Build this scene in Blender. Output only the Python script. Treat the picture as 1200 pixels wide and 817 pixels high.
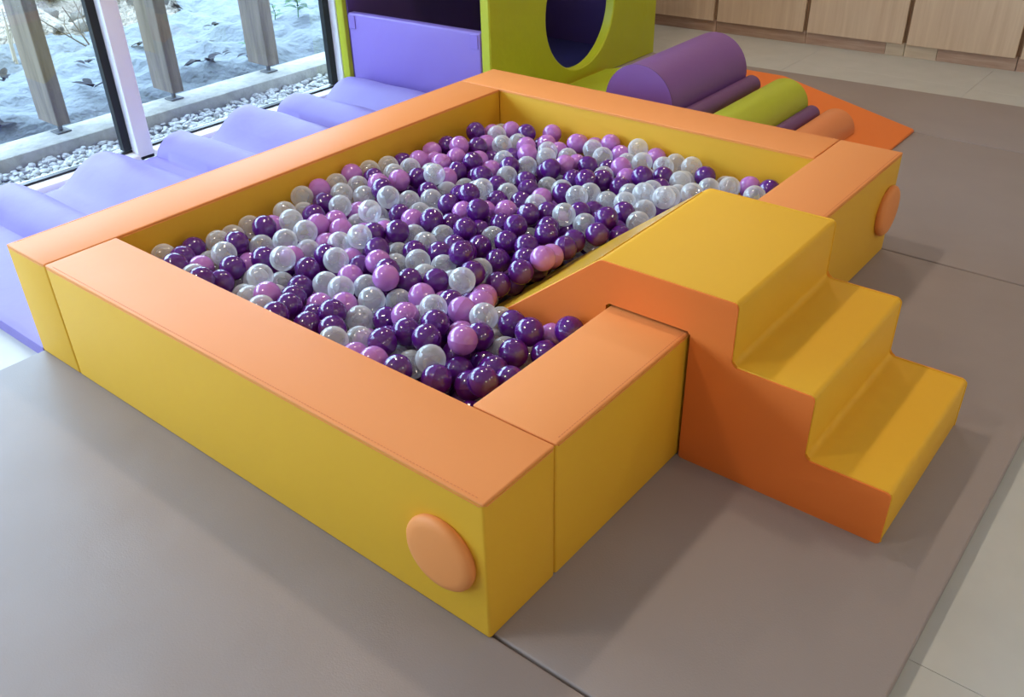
import bpy, bmesh, math, random
from mathutils import Vector, Matrix, noise

for o in list(bpy.data.objects):
    bpy.data.objects.remove(o)
SC = bpy.context.scene
COL = SC.collection
RND = random.Random(7)

# ------------------------------------------------------------------ camera
cam_d = bpy.data.cameras.new('camera')
cam = bpy.data.objects.new('camera', cam_d)
COL.objects.link(cam)
YAW, PIT, ROL = 0.69233, -0.56895, -0.02680
fw = Vector((math.cos(YAW) * math.cos(PIT), math.sin(YAW) * math.cos(PIT), math.sin(PIT)))
rt0 = Vector((math.sin(YAW), -math.cos(YAW), 0))
up0 = rt0.cross(fw)
rt = math.cos(ROL) * rt0 + math.sin(ROL) * up0
up = -math.sin(ROL) * rt0 + math.cos(ROL) * up0
cam.matrix_world = Matrix(((rt.x, up.x, -fw.x, -0.81366), (rt.y, up.y, -fw.y, -0.74466), (rt.z, up.z, -fw.z, 1.33677), (0, 0, 0, 1)))
cam_d.sensor_width = 36
cam_d.lens = 1057.32079 / 1200 * 36
cam_d.clip_start = 0.02
cam_d.clip_end = 200
SC.camera = cam

# ------------------------------------------------------------------ sky, light, exposure
SKY = 9.4
LAMP = 49.0
world = bpy.data.worlds.new('sky')
SC.world = world
world.use_nodes = True
wn = world.node_tree.nodes
bg = wn['Background']
bg.inputs['Color'].default_value = (0.55, 0.765, 1.0, 1)
bg.inputs['Strength'].default_value = SKY
SC.view_settings.view_transform = 'Standard'
SC.view_settings.look = 'None'
SC.view_settings.gamma = 1
SC.view_settings.use_curve_mapping = False
SC.view_settings.exposure = 0.5
SC.cycles.transparent_max_bounces = 24
SC.cycles.max_bounces = 10
SC.cycles.use_denoising = True


def portal(x0, x1, z0, z1, y):
    d = bpy.data.lights.new('window_portal', 'AREA')
    d.shape = 'RECTANGLE'
    d.size = x1 - x0
    d.size_y = z1 - z0
    d.cycles.is_portal = True
    o = bpy.data.objects.new('window_portal', d)
    COL.objects.link(o)
    o.location = ((x0 + x1) / 2, y, (z0 + z1) / 2)
    o.rotation_euler = (-math.pi / 2, 0, 0)    # faces -Y, into the room


portal(-4.5, 2.2, 0.0, 2.4, 2.97)


# ------------------------------------------------------------------ materials
def lin(c):
    return tuple(((v / 255) / 12.92 if v / 255 <= 0.04045 else ((v / 255 + 0.055) / 1.055) ** 2.4) for v in c) + (1,)


def mat(name, rgb, rough=0.5, spec=0.5, bump=None, var=0.0, var_scale=3.0, coat=0.0, metallic=0.0):
    m = bpy.data.materials.new(name)
    m.use_nodes = True
    nt = m.node_tree
    b = nt.nodes['Principled BSDF']
    b.inputs['Roughness'].default_value = rough
    b.inputs['Specular IOR Level'].default_value = spec
    b.inputs['Metallic'].default_value = metallic
    b.inputs['Coat Weight'].default_value = coat
    b.inputs['Coat Roughness'].default_value = 0.15
    c = lin(rgb)
    tc = nt.nodes.new('ShaderNodeTexCoord')
    if var:
        n = nt.nodes.new('ShaderNodeTexNoise')
        n.inputs['Scale'].default_value = var_scale
        n.inputs['Detail'].default_value = 6
        nt.links.new(tc.outputs['Object'], n.inputs['Vector'])
        r = nt.nodes.new('ShaderNodeValToRGB')
        r.color_ramp.elements[0].position = 0.3
        r.color_ramp.elements[1].position = 0.7
        r.color_ramp.elements[0].color = tuple(v * (1 - var) for v in c[:3]) + (1,)
        r.color_ramp.elements[1].color = tuple(min(1, v * (1 + var)) for v in c[:3]) + (1,)
        nt.links.new(n.outputs['Fac'], r.inputs['Fac'])
        nt.links.new(r.outputs['Color'], b.inputs['Base Color'])
    else:
        b.inputs['Base Color'].default_value = c
    last = None
    for (sc, st, dist) in (bump or []):
        n = nt.nodes.new('ShaderNodeTexNoise')
        n.inputs['Scale'].default_value = sc
        n.inputs['Detail'].default_value = 3
        nt.links.new(tc.outputs['Object'], n.inputs['Vector'])
        bp = nt.nodes.new('ShaderNodeBump')
        bp.inputs['Strength'].default_value = st
        bp.inputs['Distance'].default_value = dist
        nt.links.new(n.outputs['Fac'], bp.inputs['Height'])
        if last:
            nt.links.new(last.outputs['Normal'], bp.inputs['Normal'])
        last = bp
    if last:
        nt.links.new(last.outputs['Normal'], b.inputs['Normal'])
    return m


def wood(name, rgb_a, rgb_b, scale=(9, 9, 0.7), rough=0.5, blocks=0.0):
    m = bpy.data.materials.new(name)
    m.use_nodes = True
    nt = m.node_tree
    b = nt.nodes['Principled BSDF']
    b.inputs['Roughness'].default_value = rough
    tc = nt.nodes.new('ShaderNodeTexCoord')
    mp = nt.nodes.new('ShaderNodeMapping')
    mp.inputs['Scale'].default_value = scale
    nt.links.new(tc.outputs['Object'], mp.inputs['Vector'])
    n = nt.nodes.new('ShaderNodeTexNoise')
    n.inputs['Scale'].default_value = 2.2
    n.inputs['Detail'].default_value = 8
    n.inputs['Roughness'].default_value = 0.65
    nt.links.new(mp.outputs['Vector'], n.inputs['Vector'])
    r = nt.nodes.new('ShaderNodeValToRGB')
    r.color_ramp.elements[0].position = 0.32
    r.color_ramp.elements[1].position = 0.68
    r.color_ramp.elements[0].color = lin(rgb_a)
    r.color_ramp.elements[1].color = lin(rgb_b)
    nt.links.new(n.outputs['Fac'], r.inputs['Fac'])
    nt.links.new(r.outputs['Color'], b.inputs['Base Color'])
    return m


VB = [(420, 0.10, 0.002), (5, 0.12, 0.02)]
M = {}
M['orange'] = mat('orange_vinyl', (236, 148, 82), 0.55, 0.32, VB)
M['orange_deep'] = mat('deep_orange_vinyl', (238, 124, 52), 0.55, 0.32, VB)
M['yellow'] = mat('yellow_vinyl', (230, 174, 44), 0.55, 0.35, VB)
M['slide'] = mat('glossy_yellow_vinyl', (232, 180, 50), 0.2, 0.5, [(5, 0.05, 0.01)])
M['thread'] = mat('orange_thread', (216, 122, 70), 0.8)
M['mat'] = mat('taupe_vinyl', (150, 137, 134), 0.55, 0.4, [(260, 0.18, 0.002), (2.2, 0.22, 0.05)], 0.03, 4)
M['lilac'] = mat('lilac_vinyl', (134, 119, 184), 0.55, 0.3, [(300, 0.1, 0.002), (7, 0.3, 0.02)])
M['lilac_dark'] = mat('violet_vinyl', (140, 116, 200), 0.42, 0.45, [(6, 0.3, 0.02)])
M['lining'] = mat('dark_purple_lining', (92, 66, 136), 0.6, 0.3)
M['navy'] = mat('navy_lining', (92, 86, 168), 0.6, 0.3)
M['lime'] = mat('lime_vinyl', (182, 186, 40), 0.45, 0.4, [(8, 0.3, 0.02), (300, 0.1, 0.002)])
M['lime_roll'] = mat('lime_roller_vinyl', (176, 182, 40), 0.4, 0.45, VB)
M['purple_roll'] = mat('purple_roller_vinyl', (126, 82, 150), 0.4, 0.5, VB)
M['plum'] = mat('plum_roller_vinyl', (106, 66, 114), 0.42, 0.45, VB)
M['copper'] = mat('tan_orange_vinyl', (222, 132, 78), 0.45, 0.4, VB)
M['white_frame'] = mat('white_painted_metal', (244, 244, 248), 0.4)
M['gasket'] = mat('black_gasket', (14, 16, 20), 0.45)
M['tile'] = mat('cream_floor_tile', (188, 186, 182), 0.5, 0.4, None, 0.04, 9)
M['grout'] = mat('grout', (178, 175, 170), 0.8)
M['wall'] = mat('white_wall_paint', (226, 222, 214), 0.8)
M['ceiling'] = mat('white_ceiling', (235, 233, 228), 0.85)
M['cab'] = wood('pale_oak_laminate', (204, 174, 146), (220, 194, 166), (14, 14, 0.6))
M['plinth'] = wood('rosy_plinth_wood', (176, 138, 116), (204, 172, 150), (2, 2, 22))
M['plinth_pale'] = wood('pale_plinth_wood', (208, 184, 156), (222, 200, 174), (2, 2, 22))
M['cab_in'] = mat('cabinet_core', (150, 116, 88), 0.7)
M['post'] = wood('weathered_timber', (88, 76, 65), (126, 111, 97), (10, 10, 1.0), 0.8)
M['steel'] = mat('galvanised_steel', (96, 94, 92), 0.7, 0.3, metallic=0.2)
M['concrete'] = mat('pale_concrete', (152, 147, 140), 0.9, 0.3, [(60, 0.5, 0.01)], 0.18, 22)
M['pebble'] = mat('white_pebble', (174, 171, 170), 0.8, 0.3, None, 0.22, 14)
M['bed'] = mat('gravel_bed_soil', (110, 108, 106), 0.95)
M['tarp'] = mat('pale_blue_tarp', (100, 104, 108), 0.7, 0.2, [(9, 0.8, 0.05), (28, 0.6, 0.02)], 0.10, 5)
M['soil'] = mat('rubble_soil', (138, 127, 115), 0.95, 0.2, [(30, 1.0, 0.05)], 0.45, 9)
M['rock'] = mat('grey_rock', (142, 134, 126), 0.95, 0.2, [(25, 0.9, 0.03)], 0.3, 9)
M['dead_leaf'] = mat('dead_leaf', (46, 40, 42), 0.8)
M['leaf'] = mat('green_leaf', (70, 112, 48), 0.5)
M['twig'] = mat('dry_twig', (96, 84, 74), 0.9)
M['pale_twig'] = mat('pale_stalk', (150, 138, 120), 0.9)
M['lamp'] = mat('lamp_housing', (235, 235, 235), 0.4)


def ball_mat(name, rgb):
    m = mat(name, rgb, 0.14, 0.9)
    b = m.node_tree.nodes['Principled BSDF']
    b.inputs['Subsurface Weight'].default_value = 0.0
    return m


M['D'] = ball_mat('dark_purple_plastic', (88, 24, 122))
M['P'] = ball_mat('pink_lilac_plastic', (182, 114, 194))


def clear_mat():
    m = bpy.data.materials.new('clear_plastic')
    m.use_nodes = True
    nt = m.node_tree
    nt.nodes.clear()
    N = nt.nodes.new
    out = N('ShaderNodeOutputMaterial')
    tr = N('ShaderNodeBsdfTransparent')
    tr.inputs['Color'].default_value = (0.95, 0.965, 1.0, 1)
    df = N('ShaderNodeBsdfDiffuse')
    df.inputs['Color'].default_value = (0.93, 0.96, 1.0, 1)
    tl = N('ShaderNodeBsdfTranslucent')
    tl.inputs['Color'].default_value = (0.93, 0.96, 1.0, 1)
    milk = N('ShaderNodeMixShader')
    milk.inputs[0].default_value = 0.12
    nt.links.new(df.outputs[0], milk.inputs[1])
    nt.links.new(tl.outputs[0], milk.inputs[2])
    lw = N('ShaderNodeLayerWeight')
    lw.inputs['Blend'].default_value = 0.5
    mr = N('ShaderNodeMapRange')
    mr.inputs['To Min'].default_value = 0.22
    mr.inputs['To Max'].default_value = 1.0
    pw = N('ShaderNodeMath')
    pw.operation = 'POWER'
    pw.inputs[1].default_value = 2.2
    nt.links.new(lw.outputs['Facing'], pw.inputs[0])
    nt.links.new(pw.outputs[0], mr.inputs['Value'])
    tcn = N('ShaderNodeTexCoord')
    nz = N('ShaderNodeTexNoise')
    nz.inputs['Scale'].default_value = 18
    nt.links.new(tcn.outputs['Object'], nz.inputs['Vector'])
    ad = N('ShaderNodeMath')
    ad.operation = 'MULTIPLY_ADD'
    ad.inputs[1].default_value = 0.22
    ad.inputs[2].default_value = -0.09
    nt.links.new(nz.outputs['Fac'], ad.inputs[0])
    sm = N('ShaderNodeMath')
    sm.operation = 'ADD'
    nt.links.new(mr.outputs[0], sm.inputs[0])
    nt.links.new(ad.outputs[0], sm.inputs[1])
    body = N('ShaderNodeMixShader')
    nt.links.new(sm.outputs[0], body.inputs[0])
    nt.links.new(tr.outputs[0], body.inputs[1])
    nt.links.new(milk.outputs[0], body.inputs[2])
    gl = N('ShaderNodeBsdfGlossy')
    gl.inputs['Roughness'].default_value = 0.13
    p5 = N('ShaderNodeMath')
    p5.operation = 'POWER'
    p5.inputs[1].default_value = 4.0
    nt.links.new(lw.outputs['Facing'], p5.inputs[0])
    fr = N('ShaderNodeMapRange')
    fr.inputs['To Min'].default_value = 0.075
    fr.inputs['To Max'].default_value = 0.75
    nt.links.new(p5.outputs[0], fr.inputs['Value'])
    fin = N('ShaderNodeMixShader')
    nt.links.new(fr.outputs[0], fin.inputs[0])
    nt.links.new(body.outputs[0], fin.inputs[1])
    nt.links.new(gl.outputs[0], fin.inputs[2])
    nt.links.new(fin.outputs[0], out.inputs['Surface'])
    return m


M['C'] = clear_mat()


def glass_mat():
    m = bpy.data.materials.new('window_glass')
    m.use_nodes = True
    nt = m.node_tree
    nt.nodes.clear()
    N = nt.nodes.new
    out = N('ShaderNodeOutputMaterial')
    tr = N('ShaderNodeBsdfTransparent')
    tr.inputs['Color'].default_value = (0.93, 0.97, 0.98, 1)
    gl = N('ShaderNodeBsdfGlossy')
    gl.inputs['Roughness'].default_value = 0.02
    lw = N('ShaderNodeLayerWeight')
    lw.inputs['Blend'].default_value = 0.5
    p5 = N('ShaderNodeMath')
    p5.operation = 'POWER'
    p5.inputs[1].default_value = 5.0
    nt.links.new(lw.outputs['Facing'], p5.inputs[0])
    fr = N('ShaderNodeMapRange')
    fr.inputs['To Min'].default_value = 0.035
    fr.inputs['To Max'].default_value = 0.8
    nt.links.new(p5.outputs[0], fr.inputs['Value'])
    mx = N('ShaderNodeMixShader')
    nt.links.new(fr.outputs[0], mx.inputs[0])
    nt.links.new(tr.outputs[0], mx.inputs[1])
    nt.links.new(gl.outputs[0], mx.inputs[2])
    nt.links.new(mx.outputs[0], out.inputs['Surface'])
    return m


M['glass'] = glass_mat()


def emit_mat(name, rgb, s):
    m = bpy.data.materials.new(name)
    m.use_nodes = True
    b = m.node_tree.nodes['Principled BSDF']
    b.inputs['Base Color'].default_value = rgb
    b.inputs['Emission Color'].default_value = rgb
    b.inputs['Emission Strength'].default_value = s
    return m


M['diffuser'] = emit_mat('lit_diffuser', (1, 0.86, 0.68, 1), 12)


# ------------------------------------------------------------------ mesh helpers
def tag(o, label=None, cat=None, group=None, kind=None):
    if label: o['label'] = label
    if cat: o['category'] = cat
    if group: o['group'] = group
    if kind: o['kind'] = kind
    return o


def thing(name, loc, label, cat, group=None, rz=0.0):
    o = bpy.data.objects.new(name, None)
    o.empty_display_size = 0.05
    COL.objects.link(o)
    o.location = loc
    o.rotation_euler = (0, 0, rz)
    return tag(o, label, cat, group)


def finish(name, bm, m, parent=None, world=True, smooth=35, label=None, kind=None):
    """link a bmesh as one object; world=True: vertices are in world space and are moved into the parent's frame"""
    if parent is not None and world:
        mw = Matrix.Identity(4)
        chain = []
        q = parent
        while q is not None:
            chain.append(Matrix.Translation(q.location) @ Matrix.Rotation(q.rotation_euler.z, 4, 'Z'))
            q = q.parent
        for c in chain[::-1]:
            mw = mw @ c
        bm.transform(mw.inverted())
    bmesh.ops.recalc_face_normals(bm, faces=bm.faces)
    me = bpy.data.meshes.new(name)
    bm.to_mesh(me)
    bm.free()
    me.materials.append(M[m] if isinstance(m, str) else m)
    if smooth:
        me.polygons.foreach_set('use_smooth', [True] * len(me.polygons))
        me.set_sharp_from_angle(angle=math.radians(smooth))
    o = bpy.data.objects.new(name, me)
    COL.objects.link(o)
    if parent is not None:
        o.parent = parent
    if label: o['label'] = label
    if kind: o['kind'] = kind
    return o


def box(bm, x0, x1, y0, y1, z0, z1, bev=0.0, seg=2):
    b2 = bmesh.new()
    bmesh.ops.create_cube(b2, size=1)
    b2.transform(Matrix.Translation(((x0 + x1) / 2, (y0 + y1) / 2, (z0 + z1) / 2)) @ Matrix.Diagonal((x1 - x0, y1 - y0, z1 - z0, 1)))
    if bev:
        bmesh.ops.bevel(b2, geom=b2.edges[:], offset=bev, segments=seg, affect='EDGES', profile=0.5)
    merge(bm, b2)
    return bm


def merge(bm, b2, mx=None):
    if mx is not None:
        b2.transform(mx)
    mp = {}
    for v in b2.verts:
        mp[v] = bm.verts.new(v.co)
    for f in b2.faces:
        try:
            bm.faces.new([mp[v] for v in f.verts])
        except ValueError:
            pass
    b2.free()


def prism(bm, pts, a0, a1, axis='X', bev=0.0):
    """extrude a closed 2-D profile; axis X: pts are (y, z); axis Z: pts are (x, y)"""
    def p3(p, a):
        return (a, p[0], p[1]) if axis == 'X' else ((p[0], p[1], a) if axis == 'Z' else (p[0], a, p[1]))
    b2 = bmesh.new()
    lo = [b2.verts.new(p3(p, a0)) for p in pts]
    hi = [b2.verts.new(p3(p, a1)) for p in pts]
    n = len(pts)
    c0 = b2.faces.new(lo)
    c1 = b2.faces.new(hi[::-1])
    for i in range(n):
        b2.faces.new((lo[i], lo[(i + 1) % n], hi[(i + 1) % n], hi[i]))
    if bev:
        bmesh.ops.bevel(b2, geom=list({e for f in (c0, c1) for e in f.edges}), offset=bev, segments=2, affect='EDGES', profile=0.5)
    merge(bm, b2)
    return bm


def fillet(pts, rad, n=5):
    """round the corners of a closed polygon; rad is a list of radii"""
    out = []
    k = len(pts)
    for i in range(k):
        p = Vector(pts[i]); a = Vector(pts[i - 1]); b = Vector(pts[(i + 1) % k])
        r = rad[i]
        if r <= 0:
            out.append(tuple(p)); continue
        u = (a - p).normalized(); v = (b - p).normalized()
        ang = u.angle(v)
        d = min(r / math.tan(ang / 2), (a - p).length * .49, (b - p).length * .49)
        r2 = d * math.tan(ang / 2)
        c = p + (u + v).normalized() * (r2 / math.sin(ang / 2))
        s = p + u * d - c; e = p + v * d - c
        for j in range(n + 1):
            t = j / n
            w = (s * (1 - t) + e * t).normalized() * r2
            out.append(tuple(c + w))
    return out


def tube(bm, pts, r0, r1=None, seg=6):
    r1 = r0 if r1 is None else r1
    pts = [Vector(p) for p in pts]
    rings = []
    for i, p in enumerate(pts):
        d = (pts[min(i + 1, len(pts) - 1)] - pts[max(i - 1, 0)]).normalized()
        a = d.orthogonal().normalized()
        b = d.cross(a)
        r = r0 + (r1 - r0) * i / max(1, len(pts) - 1)
        rings.append([bm.verts.new(p + r * (math.cos(2 * math.pi * k / seg) * a + math.sin(2 * math.pi * k / seg) * b)) for k in range(seg)])
    for A, B in zip(rings, rings[1:]):
        for k in range(seg):
            bm.faces.new((A[k], A[(k + 1) % seg], B[(k + 1) % seg], B[k]))
    bm.faces.new(rings[0][::-1])
    bm.faces.new(rings[-1])
    return bm


def lathe(bm, prof, seg=32, mx=None):
    """profile of (r, z) turned about Z, closed at both ends"""
    b2 = bmesh.new()
    rings = []
    for r, z in prof:
        if r < 1e-6:
            rings.append([b2.verts.new((0, 0, z))])
        else:
            rings.append([b2.verts.new((r * math.cos(2 * math.pi * k / seg), r * math.sin(2 * math.pi * k / seg), z)) for k in range(seg)])
    for A, B in zip(rings, rings[1:]):
        for k in range(seg):
            a, b = A[k % len(A)], A[(k + 1) % len(A)]
            c, d = B[(k + 1) % len(B)], B[k % len(B)]
            vs = []
            for q in (a, b, c, d):
                if q not in vs: vs.append(q)
            if len(vs) > 2:
                b2.faces.new(vs)
    merge(bm, b2, mx)
    return bm


def struct(o):
    o['kind'] = 'structure'
    return o


# ------------------------------------------------------------------ the pit's measures (metres)
L, W, H, T = 1.98802, 1.63771, 0.32837, 0.2
X1, X2, HS = 0.66647, 1.16261, 0.435
FLOOR = -0.035

# ------------------------------------------------------------------ room shell
fl = struct(finish('floor', box(bmesh.new(), -4.7, 5.1, -4.2, 2.84, FLOOR - 0.1, FLOOR - 0.004), 'grout', smooth=0))
ts = 0.9
tile_me = None
for i in range(12):
    for j in range(8):
        xa, ya = -4.7 + i * ts + (0.455 + 4.7) % ts - ts, -4.2 + j * ts
        xb, yb = min(xa + ts, 5.1), min(ya + ts, 2.81)
        xa = max(xa, -4.7)
        if yb - ya < 0.02 or xb - xa < 0.02:
            continue
        full = abs(xb - xa - ts) < 1e-4 and abs(yb - ya - ts) < 1e-4
        if full and tile_me:
            o = bpy.data.objects.new('tile', tile_me)
            COL.objects.link(o)
        else:
            o = finish('tile', box(bmesh.new(), 0.0005, xb - xa - 0.0005, 0.0005, yb - ya - 0.0005, -0.006, 0, 0.0006, 1), 'tile')
            if full: tile_me = o.data
        o.location = (xa, ya, FLOOR)
        o.parent = fl
struct(finish('ceiling', box(bmesh.new(), -4.8, 5.2, -4.3, 3.05, 2.8, 2.9), 'ceiling', smooth=0))
struct(finish('wall_back', box(bmesh.new(), -4.8, 5.2, -4.3, -4.2, FLOOR, 2.8), 'wall', smooth=0))
struct(finish('wall_left', box(bmesh.new(), -4.8, -4.7, -4.2, 2.95, FLOOR, 2.8), 'wall', smooth=0))
struct(finish('wall_right', box(bmesh.new(), 5.1, 5.2, -4.2, 2.95, FLOOR, 2.8), 'wall', smooth=0))
bm = bmesh.new()
box(bm, -4.7, -4.58, 2.84, 2.95, FLOOR, 2.8)
box(bm, 2.35, 5.1, 2.84, 2.95, FLOOR, 2.8)
box(bm, -4.58, 2.35, 2.84, 2.95, 2.42, 2.8)
struct(finish('wall_front', bm, 'wall', smooth=0))

# window strip: four panes between white posts, two more added unseen leftward for daylight
posts_x = [(-4.58, -4.51), (-3.455, -3.385), (-2.33, -2.26), (-1.205, -1.135), (-0.08, -0.01), (1.045, 1.118), (2.222, 2.35)]
for k, (a, b) in enumerate(posts_x):
    o = struct(finish('trim_%d' % (k + 1), box(bmesh.new(), a, b, 2.84, 2.95, FLOOR + (0.012 if k == 5 else 0), 2.42, 0.004), 'white_frame'))
    if k == 5:
        finish('foot', box(bmesh.new(), a + 0.012, b - 0.002, 2.842, 2.94, FLOOR, FLOOR + 0.0125), 'gasket', o, world=True)
for k in range(6):
    xa, xb = posts_x[k][1], posts_x[k + 1][0]
    w = struct(finish('window_%d' % (k + 1), box(bmesh.new(), xa, xb, 2.822, 2.95, FLOOR, -0.006, 0.008, 3), 'white_frame'))
    box_b = bmesh.new()
    box(box_b, xa, xb, 2.84, 2.95, 2.38, 2.42, 0.004)
    finish('head_rail', box_b, 'white_frame', w)
    g = bmesh.new()
    gw = 0.036
    box(g, xa, xb, 2.885, 2.915, -0.006, 0.003)
    box(g, xb - gw, xb, 2.885, 2.915, 0.008, 2.38)
    box(g, xa, xa + 0.014, 2.885, 2.915, 0.008, 2.38)
    finish('gasket', g, 'gasket', w, smooth=0)
    finish('pane', box(bmesh.new(), xa + 0.014, xb - gw, 2.899, 2.900, 0.008, 2.38), 'glass', w, smooth=0)

# ceiling downlights: a housing ring, a lit diffuser and the lamp itself
for i, (lx, ly) in enumerate([(-1.1, 1.3), (1.15, 1.3), (3.4, 1.4), (-1.1, -3.2), (1.15, -3.2), (3.4, -3.2)]):
    t = thing('ceiling_light', (lx, ly, 2.8), 'round recessed ceiling downlight above ' + ['the lilac mat end of the front beam', 'the middle of the ball pit', 'the roller track and cabinets', 'the floor left of the camera', 'the floor behind the camera', 'the floor right of the steps'][i], 'ceiling light', 'ceiling downlights')
    finish('ring', lathe(bmesh.new(), [(0.088, -0.001), (0.102, -0.001), (0.102, -0.008), (0.088, -0.012)], 24), 'lamp', t, world=False)
    finish('diffuser', lathe(bmesh.new(), [(0, -0.002), (0.088, -0.002), (0.088, -0.004), (0, -0.004)], 24), 'diffuser', t, world=False)
    d = bpy.data.lights.new('downlight', 'SPOT')
    d.energy = LAMP
    d.color = (1.0, 0.86, 0.67)
    d.spot_size = math.radians(150)
    d.spot_blend = 0.6
    d.shadow_soft_size = 0.085
    o = bpy.data.objects.new('downlight', d)
    COL.objects.link(o)
    o.parent = t
    o.location = (0, 0, -0.03)

# ------------------------------------------------------------------ cabinets along the right wall
ang = math.atan2(0.0611, 0.9981)
ax, ay = 4.331, 2.293            # a point on the door fronts
cab_edges = [2.995, 2.436, 1.879, 1.323, 0.770, 0.206, -0.352, -0.91, -1.47]
lab = ['behind the green tunnel panel', 'with a door seen just right of the tunnel panel', 'second in the row, behind the big purple half roller',
       'third in the row, above the lime half roller', 'fourth in the row, widest in view at the upper right', 'cut off by the right edge of the picture',
       'beyond the right edge of the picture, nearer one', 'beyond the right edge of the picture, farther one']
for k in range(1, 7):
    yc, yb = cab_edges[k], cab_edges[k + 1]
    u1 = 0.0
    wdt = (yc - yb) / math.cos(ang)
    ox = ax + (ay - yc) * math.tan(ang)
    t = thing('cabinet', (ox, yc, FLOOR), 'pale oak cabinet ' + lab[k], 'cabinet', 'oak cabinets along the wall', rz=ang)
    # local: x into the wall, -y along the row
    finish('body', box(bmesh.new(), 0.022, 0.40, -wdt + 0.001, -0.001, 0.075, 2.1), 'cab_in', t, world=False, smooth=0)
    finish('door', box(bmesh.new(), 0.0, 0.02, -wdt + 0.012, -0.012, 0.07, 2.1, 0.002, 1), 'cab', t, world=False)
    if k == 4:
        finish('plinth', box(bmesh.new(), 0.03, 0.06, -wdt * 0.3, -0.002, 0, 0.075), 'plinth_pale', t, world=False, smooth=0, label='paler plinth board')
        finish('plinth', box(bmesh.new(), 0.03, 0.06, -wdt + 0.002, -wdt * 0.3 - 0.002, 0, 0.075), 'plinth', t, world=False, smooth=0)
    elif k == 3:
        finish('plinth', box(bmesh.new(), 0.03, 0.06, -wdt + 0.002, -wdt * 0.82, 0, 0.075), 'plinth_pale', t, world=False, smooth=0, label='paler plinth board')
        finish('plinth', box(bmesh.new(), 0.03, 0.06, -wdt * 0.82 + 0.002, -0.002, 0, 0.075), 'plinth', t, world=False, smooth=0)
    else:
        finish('plinth', box(bmesh.new(), 0.03, 0.06, -wdt + 0.002, -0.002, 0, 0.075), 'plinth', t, world=False, smooth=0)

# ------------------------------------------------------------------ floor mats
def floor_mat(pts, label):
    cx = sum(p[0] for p in pts) / len(pts); cy = sum(p[1] for p in pts) / len(pts)
    bm = prism(bmesh.new(), pts, FLOOR, 0.0, 'Z')
    es = [e for e in bm.edges]
    bmesh.ops.bevel(bm, geom=es, offset=0.005, segments=3, affect='EDGES', profile=0.5)
    bm.transform(Matrix.Translation((-cx, -cy, 0)))
    o = finish('floor_mat', bm, 'mat')
    o.location = (cx, cy, 0)
    return tag(o, label, 'mat', 'taupe floor mats')


floor_mat([(-2.4, -0.62), (0.011, -0.62), (0.011, 1.637), (-2.4, 1.637)], 'grey taupe vinyl floor mat along the long front side of the ball pit')
floor_mat([(0.016, -0.607), (1.988, -0.607), (1.988, 1.640), (0.016, 1.640)], 'brown taupe vinyl floor mat under the ball pit and the steps')
floor_mat([(1.994, -0.607), (3.158, -0.607), (3.158, 1.640), (1.994, 1.640)], 'taupe vinyl floor mat under the roller track, behind the pit')
floor_mat([(3.164, -0.607), (3.818, -0.607), (3.680, 1.640), (3.164, 1.640)], 'taupe vinyl floor mat nearest the oak cabinets, beyond the roller track')
floor_mat([(2.212, 1.647), (3.66, 1.647), (3.62, 2.815), (2.212, 2.815)], 'taupe vinyl floor mat under the green tunnel')


# ------------------------------------------------------------------ the ball pit's beams
def beam(x0, x1, y0, y1, label, btn):
    g = 0.0015
    t = thing('pit_beam', ((x0 + x1) / 2, (y0 + y1) / 2, 0), label, 'foam beam')
    finish('body', box(bmesh.new(), x0 + g, x1 - g, y0 + g, y1 - g, 0, H - 0.0025, 0.006, 3), 'yellow', t)
    finish('top_cover', box(bmesh.new(), x0 + g, x1 - g, y0 + g, y1 - g, H - 0.0075, H, 0.0036, 3), 'orange', t)
    # piping round the top seam
    z = H - 0.0078
    e = 0.001
    ring = [(x0 + g + .008, y0 + e), (x1 - g - .008, y0 + e), (x1 - e, y0 + g + .008), (x1 - e, y1 - g - .008), (x1 - g - .008, y1 - e), (x0 + g + .008, y1 - e), (x0 + e, y1 - g - .008), (x0 + e, y0 + g + .008)]
    pb = bmesh.new()
    tube(pb, [(p[0], p[1], z) for p in ring + ring[:1]], 0.0011)
    finish('piping', pb, 'orange', t)
    # stitches along the long edges of the cover
    sb = bmesh.new()
    d = 0.0095
    if x1 - x0 > y1 - y0:
        n = int((x1 - x0 - 0.04) / 0.008)
        for k in range(n):
            x = x0 + 0.02 + k * 0.008
            for y in ((y0 + d,) if y0 < 0.1 else (y1 - d,)):
                box(sb, x, x + 0.0048, y - 0.0007, y + 0.0007, H - 0.0004, H + 0.0006)
    else:
        n = int((y1 - y0 - 0.04) / 0.008)
        for k in range(n):
            y = y0 + 0.02 + k * 0.008
            for x in ((x0 + d,) if x0 < 0.1 else (x1 - d,)):
                box(sb, x - 0.0007, x + 0.0007, y, y + 0.0048, H - 0.0004, H + 0.0006)
    finish('stitching', sb, 'thread', t, smooth=0, kind='stuff')
    if btn:
        (bx, by, bz), ax = btn
        mx = Matrix.Translation((bx, by, bz)) @ Vector(ax).to_track_quat('Z', 'Y').to_matrix().to_4x4()
        prof = [(0.0, -0.004), (0.074, -0.004), (0.079, 0.0), (0.0805, 0.006), (0.079, 0.012), (0.073, 0.0175), (0.06, 0.020), (0.03, 0.0215), (0, 0.022)]
        finish('button', lathe(bmesh.new(), prof, 48, mx), 'orange', t, label='round orange padded button')
    return t


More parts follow.
